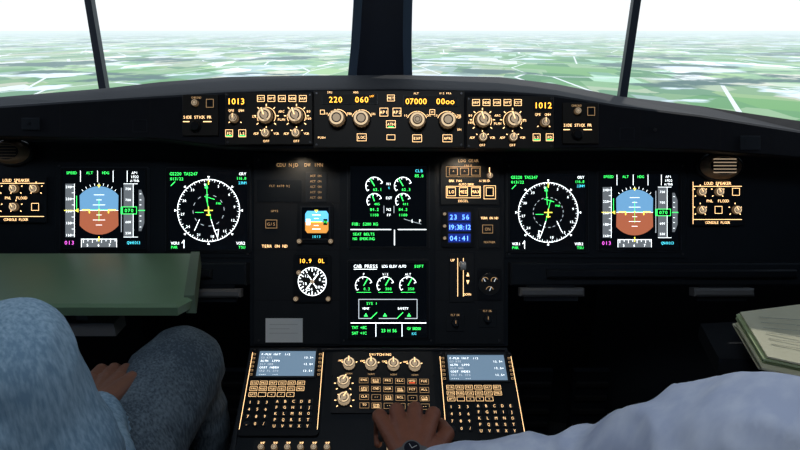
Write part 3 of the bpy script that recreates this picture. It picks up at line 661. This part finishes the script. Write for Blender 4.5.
for px in (349,371,393,414):
    x,y=pp(px,367); b.knob(x,y+1,6.2,z,8,'knob_grey','knob_lit',ang=90,ticks=3,a0=30,a1=150,tickr=1.25); b.text(x-9,y-5,2,'CAPT','label_e',z+.1,adv=.6); b.text(x,y+10,2,'NORM','labeldim_e',z+.1,adv=.8)
b.done()
b=B('ecam_control_panel',fq)
ax,ay=pp(332,378); bx2,by2=pp(434,413); b.rbox(ax,ay,bx2,by2,2,0,3,'panel_mid')
for py in (386,403):
    x,y=pp(343,py); b.knob(x,y,6.2,z,8,'knob_grey','knob_lit',ang=60,ticks=7,tickr=1.3)
L=('ENG','BLD','PRS','ELC','HYD','FUE','APU','CND','DOR','WHL','FCT','ALL','CLR','','STS','RCL','','CLR','TO','EMR','','','','')
for r in range(4):
    for c in range(6):
        x,y=pp(363+c*12,383+r*8.3)
        b.box(x-4.8,y-3.1,x+4.8,y+3.1,z,z+1.6,'bezel',.3); b.outl(x-4.4,y-2.8,x+4.4,y+2.8,.35,z+1.62,'labeldim_e'); b.text(x,y-.6,2.5,L[r*6+c] or '--','amber_e',z+1.7)
        if (r+c)%3==1: b.rect(x-3,y+1.3,x+3,y+2.0,z+1.75,'red_e' if (r,c)==(0,4) else 'amber_e')
b.done()
b=B('audio_control_panel',fq)
for (a0,b0,a1,b1) in ((252,444,326,474),(444,442,520,474)):
    ax,ay=pp(a0,b0); bx2,by2=pp(a1,b1); b.rbox(ax,ay,bx2,by2,2,0,3,'panel_mid')
    for c in range(6):
        b.knob(ax+8+c*12,ay+9,3.0,3,6,'knob','knob_grey',ptr=False); b.text(ax+8+c*12,ay+3,2,'VHF','label_e',3.1,adv=.7)
b.done()
b=B('thrust_levers')
qx0,qx1=-0.075,0.085
pr=[]
for k in range(9):
    a=math.radians(20+140*k/8); pr.append((0.735+0.11*math.cos(a),0.50+0.075*math.sin(a)))
n=len(pr); b.add([(qx0,y,z) for y,z in pr]+[(qx1,y,z) for y,z in pr],[list(range(n)),[n+i for i in range(n)][::-1]]+[[i,(i+1)%n,n+(i+1)%n,n+i] for i in range(n)],'panel_mid')
HN=P(404,432,0.905)
for s in (-1,1):
    xx=HN.x+s*0.021
    top=Vector((xx,HN.y,HN.z)); bot=Vector((xx,0.74,0.53)); t=0.006
    vs=[]
    for c,w in ((bot,0.013),(top,0.016)):
        vs+=[(c.x-t,c.y-w,c.z),(c.x+t,c.y-w,c.z),(c.x+t,c.y+w,c.z),(c.x-t,c.y+w,c.z)]
    b.add(vs,[[3,2,1,0],[4,5,6,7],[0,1,5,4],[1,2,6,5],[2,3,7,6],[3,0,4,7]],'knob_grey')
    N=14; vs=[]
    for xo,r in ((-0.019,0.010),(-0.016,0.015),(0.016,0.015),(0.019,0.010)):
        for i in range(N): a=2*math.pi*i/N; vs.append((xx+xo,HN.y+r*math.cos(a),HN.z+r*math.sin(a)))
    fs=[list(range(N)),[3*N+i for i in range(N)][::-1]]
    for k in range(3):
        for i in range(N): j=(i+1)%N; fs.append([k*N+i,k*N+j,(k+1)*N+j,(k+1)*N+i])
    b.add(vs,fs,'handle',True)
b.done()
for xw in (-0.10,0.105):
    b=B('trim_wheel'); N=36; vs=[]
    for xo,r in ((-0.008,0.085),(-0.008,0.095),(0.008,0.095),(0.008,0.085)):
        for i in range(N): a=2*math.pi*i/N; vs.append((xw+xo,0.62+r*math.cos(a),0.50+r*math.sin(a)))
    fs=[]
    for k in range(4):
        for i in range(N): j=(i+1)%N; kk=(k+1)%4; fs.append([k*N+i,k*N+j,kk*N+j,kk*N+i])
    b.add(vs,fs,'bezel_edge',True)
    for k in range(4):
        a=math.pi*k/4; bxv=[]
        for s1 in (-1,1):
            for w in (-0.006,0.006):
                for xo in (-0.003,0.003): bxv.append((xw+xo,0.62+s1*0.087*math.cos(a)-w*math.sin(a),0.50+s1*0.087*math.sin(a)+w*math.cos(a)))
        b.add(bxv,[[0,1,3,2],[4,5,7,6],[0,1,5,4],[2,3,7,6],[0,2,6,4],[1,3,7,5]],'bezel')
    b.done()

# ------------------------------------------------------------------ side consoles, booklet
for nm,x0,x1 in (('side_console',-1.2,-0.95),('side_console',0.86,1.10)):
    b=B(nm); bx(b,x0,x1,-0.2,0.86,0,0.66,'wallm'); bx(b,x0+.01,x1-.01,-0.18,0.85,0.66,0.68,'panel_mid')
    bx(b,(x0+x1)/2-.05,(x0+x1)/2+.05,0.5,0.7,0.68,0.70,'bezel')
    b.fn=lambda x,y,z,c=(x0+x1)/2: Vector((c+x,0.6+y,0.70+z))
    b.cyl(0,0,0.035,0,0.02,'black',20,r2=0.02); b.cyl(0,0,0.018,0.02,0.13,'black',16,r2=0.022)
    b.done()
b=B('paper_booklet')
c0=[P(738,312,1.02),P(800,304,1.06),P(850,318,1.02),P(838,372,0.93),P(765,356,0.94)]
up=Vector((0,0,1))
for k in range(7):
    off=Vector((0.006*math.sin(k*2.1),0.008*math.cos(k*1.7),0)); zz=-0.005*(6-k)
    vs=[tuple(p+off+up*zz) for p in c0]+[tuple(p+off+up*(zz+0.003)) for p in c0]; n=5
    b.add(vs,[list(range(n))[::-1],[n+i for i in range(n)]]+[[i,(i+1)%n,n+(i+1)%n,n+i] for i in range(n)],'paper' if k%2==0 else 'paper2')
def lerp3(u,v):
    a=c0[0].lerp(c0[2],u); c=c0[4].lerp(c0[3],u); return a.lerp(c,v)+up*0.0048
for i in range(6):
    a=lerp3(.15,.15+i*.12); c=lerp3(.6,.15+i*.12); w=Vector((0,-0.0012,0)); b.add([tuple(a),tuple(c),tuple(c+w),tuple(a+w)],[[0,1,2,3]],'ink')
b.done()
b=B('side_shelf')
sv=[(0.57,0.90),(0.85,0.90),(0.93,1.02),(0.90,1.06),(0.60,1.03)]
m_=len(sv)
zb=min(p.z for p in c0)-.035
b.add([(x,y,zb-.03) for x,y in sv]+[(x,y,zb) for x,y in sv],[list(range(m_))[::-1],[m_+i for i in range(m_)]]+[[i,(i+1)%m_,m_+(i+1)%m_,m_+i] for i in range(m_)],'wallm')
bx(b,0.80,0.84,0.98,1.02,0,zb-.03,'bezel'); b.done()
for xc in (-0.66,-0.46,0.38,0.54):
    b=B('rudder_pedal'); bx(b,xc-.05,xc+.05,1.40,1.42,0.12,0.34,'bezel')
    for k in range(4): bx(b,xc-.045,xc+.045,1.39,1.40,0.16+k*.045,0.172+k*.045,'black')
    bx(b,xc-.012,xc+.012,1.42,1.55,0.2,0.23,'bezel'); bx(b,xc-.02,xc+.02,1.40,1.42,0,0.12,'bezel'); b.done()

# ------------------------------------------------------------------ people
def capsule(vs, fs, p, q, r0, r1, n=14):
    p=Vector(p); q=Vector(q); ax=(q-p); L=ax.length or 1e-6; ax/=L
    t=Vector((1,0,0)) if abs(ax.x)<.8 else Vector((0,1,0)); u=ax.cross(t).normalized(); w=ax.cross(u)
    rings=[]
    for k in range(1,5): a=math.pi/2*(k/4); rings.append((p-ax*r0*math.cos(a), r0*math.sin(a)))
    for k in range(0,4): a=math.pi/2*(k/4); rings.append((q+ax*r1*math.sin(a), r1*math.cos(a)))
    o=len(vs); vs.append(p-ax*r0)
    for c,r in rings:
        for i in range(n): a=2*math.pi*i/n; vs.append(c+u*r*math.cos(a)+w*r*math.sin(a))
    vs.append(q+ax*r1); e=len(vs)-1
    for i in range(n): j=(i+1)%n; fs.append([o,o+1+j,o+1+i]); fs.append([e,e-n+i,e-n+j])
    for k in range(len(rings)-1):
        for i in range(n): j=(i+1)%n; a=o+1+k*n; fs.append([a+i,a+j,a+n+j,a+n+i])
def nearest(pts, segs):
    best=np.full(len(pts),1e9); bi=np.zeros(len(pts),int); ba=np.zeros(len(pts))
    for i,s in enumerate(segs):
        p=np.array(s[0]); d=np.array(s[1])-p; L2=max(1e-9,d@d); t=np.clip(((pts-p)@d)/L2,0,1)
        dist=np.linalg.norm(pts-p-t[:,None]*d,axis=1)-(s[2]+(s[3]-s[2])*t); k=dist<best
        best[k]=dist[k]; bi[k]=i; ba[k]=(t*math.sqrt(L2))[k]
    return bi,ba
def skinned(name, segs, voxel, smooth, parent=None, wr=None):
    """segs: (p,q,r0,r1,mat) fused by voxel remesh to one continuous surface"""
    vs=[];fs=[]
    for s in segs: capsule(vs,fs,*s[:4])
    me=bpy.data.meshes.new(name); me.from_pydata([tuple(v) for v in vs],[],fs); me.update()
    ob=bpy.data.objects.new(name,me); scene.collection.objects.link(ob)
    m=ob.modifiers.new('r','REMESH'); m.mode='VOXEL'; m.voxel_size=voxel
    m=ob.modifiers.new('s','SMOOTH'); m.factor=0.5; m.iterations=smooth
    bpy.context.view_layer.update(); dg=bpy.context.evaluated_depsgraph_get()
    nm=bpy.data.meshes.new_from_object(ob.evaluated_get(dg)); ob.modifiers.clear(); ob.data=nm
    names=[]
    for s in segs:
        if s[4] not in names: names.append(s[4])
    nm.materials.clear()
    for x in names: nm.materials.append(MATS[x])
    segs=[(tuple(s[0]),tuple(s[1]),s[2],s[3],s[4]) for s in segs]
    cen=np.zeros(len(nm.polygons)*3); nm.polygons.foreach_get('center',cen); bi,_=nearest(cen.reshape(-1,3),segs)
    mid=np.array([names.index(s[4]) for s in segs])[bi]
    nm.polygons.foreach_set('material_index',mid.astype(np.int32)); nm.polygons.foreach_set('use_smooth',np.ones(len(nm.polygons),bool))
    if wr:
        co=np.zeros(len(nm.vertices)*3); nm.vertices.foreach_get('co',co); bi,ba=nearest(co.reshape(-1,3),segs)
        nrm=[v.normal.copy() for v in nm.vertices]
        for k,v in enumerate(nm.vertices):
            if v.co.z>.3 and segs[bi[k]][4]!='skin':
                c=v.co
                fold=noise.noise(Vector((c.x*13+c.z*8,c.y*13,c.z*15)))
                w=noise.noise(c*7)*0.8+(0.32-abs(fold))*1.1
                v.co=c+nrm[k]*w*wr
    nm.update()
    if parent: ob.parent=parent
    return ob
def lerp(a,b_,t): return tuple(Vector(a).lerp(Vector(b_),t))

def head(parent, c):
    segs=[(c+Vector((0,-.015,.03)),c+Vector((0,.02,.025)),.083,.078,'skin'),(c+Vector((0,.03,-.05)),c+Vector((0,.055,-.075)),.055,.038,'skin'),
          (c+Vector((0,.098,.012)),c+Vector((0,.118,-.022)),.008,.014,'skin'),(c+Vector((0,.0,-.06)),c+Vector((0,-.02,-.15)),.058,.058,'skin'),
          (c+Vector((-.03,.072,-.055)),c+Vector((.03,.072,-.055)),.022,.022,'skin'),
          (c+Vector((-.088,.0,.015)),c+Vector((-.092,-.008,-.02)),.016,.010,'skin'),(c+Vector((.088,.0,.015)),c+Vector((.092,-.008,-.02)),.016,.010,'skin'),
          (c+Vector((-.03,.086,.035)),c+Vector((.03,.086,.035)),.014,.014,'skin')]
    skinned('head',segs,.004,3,parent)
    hs=[(c+Vector((0,-.03,.045)),c+Vector((0,.015,.06)),.086,.076,'hair'),(c+Vector((0,-.05,-.02)),c+Vector((0,-.03,.03)),.065,.08,'hair')]
    skinned('hair',hs,.005,2,parent)
    for s in (-1,1):
        for nmm,off,r,m in (('eye',Vector((s*.032,.090,.014)),.0125,'eyew'),('iris',Vector((s*.032,.0985,.014)),.006,'eyeb')):
            skinned(nmm,[(c+off,c+off+Vector((0,.0005,0)),r,r,m)],.0015,1,parent)
        skinned('eyebrow',[(c+Vector((s*.018,.1,.036)),c+Vector((s*.045,.09,.036)),.004,.003,'hair')],.0012,1,parent)
    skinned('mouth',[(c+Vector((-.022,.088,-.056)),c+Vector((.022,.088,-.056)),.007,.007,'lip')],.0015,1,parent)

def person(J, top, bottom, headc, wr, puff=1.0):
    root=bpy.data.objects.new('pilot',None); scene.collection.objects.link(root)
    s=[]
    pel=Vector(J['pelvis']); ch=Vector(J['chest']); nk=Vector(J['neck'])
    for o in (-.075,0,.075):
        O=Vector((o,0,0))
        s.append((pel+O,pel.lerp(ch,.45)+O*.95,.115,.105,top)); s.append((pel.lerp(ch,.45)+O*.95,ch+O*1.2,.105,.110,top))
        s.append((pel+O-Vector((0,0,.03)),pel+O+Vector((0,.04,-.03)),.11,.11,bottom))
    s.append((ch+Vector((0,0,.05)),nk,.09,.062,top)); s.append((nk,nk+Vector((0,.01,.05)),.055,.052,'skin'))
    for side in ('L','R'):
        sh,el,wr_=J['sh'+side],J['el'+side],J['wr'+side]
        s.append((ch+Vector((0,0,.075)),sh,.075,.062,top)); s.append((sh,lerp(sh,el,.5),.066,.060*puff,top)); s.append((lerp(sh,el,.5),el,.060*puff,.052*puff,top))
        s.append((el,lerp(el,wr_,.4),.052*puff,.047,top)); s.append((lerp(el,wr_,.4),wr_,.047,.036,top))
        hp,kn,an,toe=J['hp'+side],J['kn'+side],J['an'+side],J['toe'+side]
        s.append((hp,lerp(hp,kn,.5),.098,.088,bottom)); s.append((lerp(hp,kn,.5),kn,.088,.078,bottom)); s.append((kn,lerp(kn,an,.35),.072,.066,bottom)); s.append((lerp(kn,an,.35),an,.066,.048,bottom))
        s.append((an,Vector(an)+Vector((0,.02,-.04)),.045,.042,'black')); s.append((Vector(an)+Vector((0,-.01,-.045)),toe,.040,.034,'black'))
    skinned('body',s,.0075,4,root,wr=wr)
    head(root,Vector(headc))
    return root

def hand(name, parent, fore, wrist, mcps, chains, thumb, m, rw=.027):
    s=[]; W=Vector(wrist)
    for i,(mc,ch) in enumerate(zip(mcps,chains)):
        mc=Vector(mc); s.append((W.lerp(mc,.08),mc,.019,.0112,m))
        r=.0103 if i<3 else .009; pts=[mc]+[Vector(c) for c in ch]
        s.append((mc,mc+(mc-W).normalized()*.001,.0122,.0122,m))
        for k in range(3): s.append((pts[k],pts[k+1],r-(k*.0009)+(.0006 if k==0 else 0),r-.0009*(k+1),m))
    for a,b_ in zip(mcps[:-1],mcps[1:]): s.append((W.lerp(Vector(a),.7),W.lerp(Vector(b_),.7),.0125,.0125,m))
    T=[Vector(t) for t in thumb]; s.append((W.lerp(T[0],.3),T[0],.019,.0155,m)); s.append((T[0],T[1],.014,.012,m)); s.append((T[1],T[2],.012,.0095,m))
    s.append((Vector(fore),W,rw,rw*.95,m))
    return skinned(name,s,.0018,2,parent)

JL=dict(pelvis=(-.57,.40,.56),chest=(-.575,.46,.83),neck=(-.57,.50,1.00),
  shR=(-.405,.52,.925),elR=(-.350,.535,.68),wrR=(-.425,.68,.735),
  shL=(-.75,.50,.91),elL=(-.83,.56,.69),wrL=(-.76,.76,.72),
  hpR=(-.49,.44,.55),knR=(-.385,.87,.684),anR=(-.41,.98,.12),toeR=(-.41,1.17,.045),
  hpL=(-.66,.44,.55),knL=(-.70,.87,.64),anL=(-.69,.98,.12),toeL=(-.68,1.18,.05))
pl=person(JL,'chambray_blue','denim_grey',(-.57,.54,1.19),.009)
def resting(parent,w,side,d):
    W=Vector(w); d=Vector(d).normalized(); sx=Vector((1,0,0))*side
    mc=[W+d*.085+sx*(.030-.02*i)+Vector((0,0,.012)) for i in range(4)]
    ln=(.95,1.05,1,.8)
    ch=[[m_+(d*.038+Vector((0,0,.002)))*l,m_+(d*.062+Vector((0,0,-.014)))*l,m_+(d*.074+Vector((0,0,-.032)))*l] for m_,l in zip(mc,ln)]
    th=[W+d*.03+sx*.035+Vector((0,0,-.008)),W+d*.062+sx*.052+Vector((0,0,-.02)),W+d*.088+sx*.05+Vector((0,0,-.032))]
    hand('hand',parent,W-d*.05,W,mc,ch,th,'skin')
resting(pl,(-.437,.69,.736),-1,(-.12,.9,-.16)); resting(pl,(-.755,.775,.722),1,(.1,.9,-.1))
JR=dict(pelvis=(.60,.32,.56),chest=(.57,.36,.81),neck=(.57,.39,1.00),
  shL=(.345,.44,.892),elL=(.240,.570,.745),wrL=tuple(P(432,476,.775)),
  shR=(.745,.38,.90),elR=(.79,.50,.70),wrR=(.74,.68,.69),
  hpL=(.52,.36,.55),knL=(.43,.77,.60),anL=(.43,.93,.12),toeL=(.43,1.10,.045),
  hpR=(.69,.36,.55),knR=(.70,.77,.60),anR=(.69,.93,.12),toeR=(.69,1.10,.045))
pr_=person(JR,'shirt_blue','trouser_dark',(.57,.43,1.19),.015,1.1)
resting(pr_,(.738,.695,.69),-1,(-.05,.9,-.1))
W=P(412,466,.80)
xs=[433,415,397,380]; ym=[415,410,411,417]
mc=[P(x,y,.868+.004*i) for i,(x,y) in enumerate(zip(xs,ym))]
ch=[[P(x-1,y+1,.905),P(x-2,y+17,.925),P(x-2,y+27,.908)] for x,y in zip(xs,ym)]
th=[P(436,448,.835),P(447,434,.865),P(441,424,.90)]
fore=P(432,478,.77)
hand('hand',pr_,fore,W,mc,ch,th,'skin_dark')
wc=P(411,463,.805)
pd=(P(405,420,.865)-W).normalized()
b=B('wrist_watch'); N=28; u=pd.cross(Vector((0,0,1))).normalized(); w=u.cross(pd).normalized(); vs=[]
for ao,r in ((-.009,.031),(-.008,.034),(.008,.034),(.009,.031)):
    for i in range(N): a=2*math.pi*i/N; vs.append(tuple(wc+pd*ao+u*r*math.cos(a)+w*r*.85*math.sin(a)))
fs=[]
for k in range(4):
    for i in range(N): j=(i+1)%N; kk=(k+1)%4; fs.append([k*N+i,k*N+j,kk*N+j,kk*N+i])
b.add(vs,fs,'handle')
up_=w if w.z>0 else -w
b.fn=lambda x,y,z: wc+u*x+pd*y+up_*(.027+z)
b.cyl(0,0,.014,0,.006,'handle',24,capm='watchface'); b.ring(0,0,.0108,.0128,.0063,'handle'); b.line([(0,0),(0.007,0.003)],.001,.0064,'tapewhite'); b.line([(0,0),(-0.003,0.007)],.001,.0064,'tapewhite')
b.parent=pr_; b.done()

for cx,yo in ((-.57,0.0),(.60,-.07)):
    b=B('pilot_seat'); y=yo
    def rb(x0,x1,y0,y1,z0,z1,m,bv=.025):
        vs=[]
        for z,i_ in ((z0,bv),(z0+bv,0),(z1-bv,0),(z1,bv)):
            vs+=[(x0+i_,y0+i_,z),(x1-i_,y0+i_,z),(x1-i_,y1-i_,z),(x0+i_,y1-i_,z)]
        fs=[[3,2,1,0],[12,13,14,15]]
        for k in range(3):
            for i in range(4): j=(i+1)%4; fs.append([k*4+i,k*4+j,k*4+4+j,k*4+4+i])
        b.add(vs,fs,m)
    rb(cx-.24,cx+.24,.20+y,.68+y,.34,.435,'seatfab'); rb(cx-.23,cx+.23,.17+y,.27+y,.435,1.0,'seatfab'); rb(cx-.13,cx+.13,.18+y,.26+y,1.03,1.22,'seatfab')
    bx(b,cx-.06,cx-.04,.21+y,.23+y,.98,1.05,'steel'); bx(b,cx+.04,cx+.06,.21+y,.23+y,.98,1.05,'steel')
    rb(cx-.18,cx+.18,.26+y,.60+y,.04,.34,'bezel'); bx(b,cx-.22,cx+.22,.2+y,.66+y,0,.04,'steel')
    b.done()

# ------------------------------------------------------------------ terrain outside
m=bpy.data.materials.new('farmland'); m.use_nodes=True; nt=m.node_tree; L=nt.links; bs=nt.nodes['Principled BSDF']; bs.inputs['Roughness'].default_value=1; bs.inputs['Specular IOR Level'].default_value=0
geo=nt.nodes.new('ShaderNodeNewGeometry')
def N_(t): return nt.nodes.new(t)
mapn=N_('ShaderNodeMapping'); mapn.inputs['Rotation'].default_value=(0,0,.42); mapn.inputs['Scale'].default_value=(1,.42,1)
L.new(geo.outputs['Position'],mapn.inputs[0])
def fields(scale, rnd):
    vor=N_('ShaderNodeTexVoronoi'); vor.distance='CHEBYCHEV'; vor.inputs['Scale'].default_value=scale; vor.inputs['Randomness'].default_value=rnd
    L.new(mapn.outputs[0],vor.inputs['Vector']); sep=N_('ShaderNodeSeparateColor'); L.new(vor.outputs['Color'],sep.inputs[0]); return sep
sepA=fields(1/1150,.8); sepB=fields(1/3000,.9)
cr=N_('ShaderNodeValToRGB'); cr.color_ramp.interpolation='CONSTANT'
cols=[(0,(.22,.38,.17)),(.2,(.44,.52,.32)),(.38,(.13,.29,.14)),(.50,(.56,.55,.38)),(.64,(.30,.46,.18)),(.80,(.85,.84,.76)),(.9,(.34,.46,.38))]
cr.color_ramp.elements[0].position=0; cr.color_ramp.elements[0].color=(*cols[0][1],1)
cr.color_ramp.elements[1].position=cols[1][0]; cr.color_ramp.elements[1].color=(*cols[1][1],1)
for p_,c_ in cols[2:]: e=cr.color_ramp.elements.new(p_); e.color=(*c_,1)
L.new(sepA.outputs[0],cr.inputs[0])
crB=N_('ShaderNodeValToRGB'); crB.color_ramp.interpolation='CONSTANT'
crB.color_ramp.elements[0].position=0; crB.color_ramp.elements[0].color=(.55,.85,.6,1); crB.color_ramp.elements[1].position=.3; crB.color_ramp.elements[1].color=(1.0,1.0,.98,1)
e=crB.color_ramp.elements.new(.65); e.color=(1.45,1.4,1.5,1)
L.new(sepB.outputs[1],crB.inputs[0])
mb=N_('ShaderNodeMix'); mb.data_type='RGBA'; mb.blend_type='MULTIPLY'; mb.inputs[0].default_value=1; L.new(cr.outputs[0],mb.inputs[6]); L.new(crB.outputs[0],mb.inputs[7])
ve=N_('ShaderNodeTexVoronoi'); ve.feature='DISTANCE_TO_EDGE'; ve.inputs['Scale'].default_value=1/3600; L.new(mapn.outputs[0],ve.inputs['Vector'])
lt=N_('ShaderNodeMath'); lt.operation='LESS_THAN'; lt.inputs[1].default_value=.009; L.new(ve.outputs['Distance'],lt.inputs[0])
mr=N_('ShaderNodeMix'); mr.data_type='RGBA'; mr.inputs[7].default_value=(.9,.9,.85,1); L.new(lt.outputs[0],mr.inputs[0]); L.new(mb.outputs[2],mr.inputs[6])
nz=N_('ShaderNodeTexNoise'); nz.inputs['Scale'].default_value=1/8000; nz.inputs['Detail'].default_value=9; nz.inputs['Roughness'].default_value=.62; L.new(geo.outputs['Position'],nz.inputs['Vector'])
cf=N_('ShaderNodeValToRGB'); cf.color_ramp.elements[0].position=.54; cf.color_ramp.elements[1].position=.57; L.new(nz.outputs['Fac'],cf.inputs[0])
mf=N_('ShaderNodeMix'); mf.data_type='RGBA'; mf.inputs[7].default_value=(.05,.13,.11,1); L.new(cf.outputs[0],mf.inputs[0]); L.new(mr.outputs[2],mf.inputs[6])
nz2=N_('ShaderNodeTexNoise'); nz2.inputs['Scale'].default_value=1/3000; nz2.inputs['Detail'].default_value=8; L.new(geo.outputs['Position'],nz2.inputs['Vector'])
ct=N_('ShaderNodeValToRGB'); ct.color_ramp.elements[0].position=.58; ct.color_ramp.elements[1].position=.63; L.new(nz2.outputs['Fac'],ct.inputs[0])
mt=N_('ShaderNodeMix'); mt.data_type='RGBA'; mt.inputs[7].default_value=(.9,.93,.96,1); L.new(ct.outputs[0],mt.inputs[0]); L.new(mf.outputs[2],mt.inputs[6])
L.new(mt.outputs[2],bs.inputs['Base Color'])
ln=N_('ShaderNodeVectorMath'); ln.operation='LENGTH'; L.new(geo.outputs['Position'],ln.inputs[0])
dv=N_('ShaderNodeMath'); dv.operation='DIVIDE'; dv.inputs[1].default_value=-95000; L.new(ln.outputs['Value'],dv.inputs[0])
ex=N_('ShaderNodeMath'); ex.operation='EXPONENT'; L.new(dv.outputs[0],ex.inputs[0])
em=N_('ShaderNodeEmission'); em.inputs[0].default_value=(.82,.95,1,1); em.inputs[1].default_value=1.08  # distance haze put into the ground material as pale emission
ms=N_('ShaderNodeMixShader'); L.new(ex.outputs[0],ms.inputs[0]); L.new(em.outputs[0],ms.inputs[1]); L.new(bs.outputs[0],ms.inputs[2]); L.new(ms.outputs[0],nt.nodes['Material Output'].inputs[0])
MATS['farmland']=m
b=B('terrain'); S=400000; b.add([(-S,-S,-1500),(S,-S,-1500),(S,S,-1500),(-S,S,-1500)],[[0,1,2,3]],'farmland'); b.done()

# ------------------------------------------------------------------ light
w=bpy.data.worlds.new('World'); scene.world=w; w.use_nodes=True; nt=w.node_tree
bg=nt.nodes['Background']; tc=nt.nodes.new('ShaderNodeTexCoord'); sx=nt.nodes.new('ShaderNodeSeparateXYZ'); cr=nt.nodes.new('ShaderNodeValToRGB')
nt.links.new(tc.outputs['Generated'],sx.inputs[0]); nt.links.new(sx.outputs['Z'],cr.inputs[0]); nt.links.new(cr.outputs[0],bg.inputs[0])
cr.color_ramp.elements[0].position=0; cr.color_ramp.elements[0].color=(.94,.98,1,1); cr.color_ramp.elements[1].position=.6; cr.color_ramp.elements[1].color=(.62,.78,1,1)
bg.inputs[1].default_value=1.12
def lamp(name,typ,loc,rot,e,col,**k):
    l=bpy.data.lights.new(name,typ); l.energy=e; l.color=col
    for a,v in k.items(): setattr(l,a,v)
    o=bpy.data.objects.new(name,l); scene.collection.objects.link(o); o.location=loc; o.rotation_euler=rot; return o
lamp('sun','SUN',(0,0,50),(math.radians(-38),math.radians(20),0),1.5,(1,.97,.9),angle=.01)
lamp('overhead_fill','AREA',(-.05,.05,CEIL-.03),(0,0,0),5.4,(.82,.91,1),shape='RECTANGLE',size=.5,size_y=.3)  # unseen fill lamp added overhead to brighten sleeves and table
b=B('fill_housing'); bx(b,-.32,.22,-.12,.22,CEIL-.02,CEIL-.001,'ceilm'); b.done()  # unseen box added on the ceiling to go with the fill
for px in (298,462):
    o=lamp('panel_flood_lamp','SPOT',P(px,152.5,DP-.045),(0,0,0),.42,(1,.80,.56),spot_size=math.radians(130),spot_blend=.8,shadow_soft_size=.006)
    dirv=(-UPV+FWD*.35).normalized(); o.rotation_euler=dirv.to_track_quat('-Z','Y').to_euler()
cam=bpy.data.cameras.new('camera'); co=bpy.data.objects.new('camera',cam); scene.collection.objects.link(co); co.location=EYE; co.rotation_euler=(math.pi/2-TH,0,0)
cam.sensor_width=36; cam.lens=F/800*36; cam.clip_start=.02; cam.clip_end=1e6
scene.camera=co
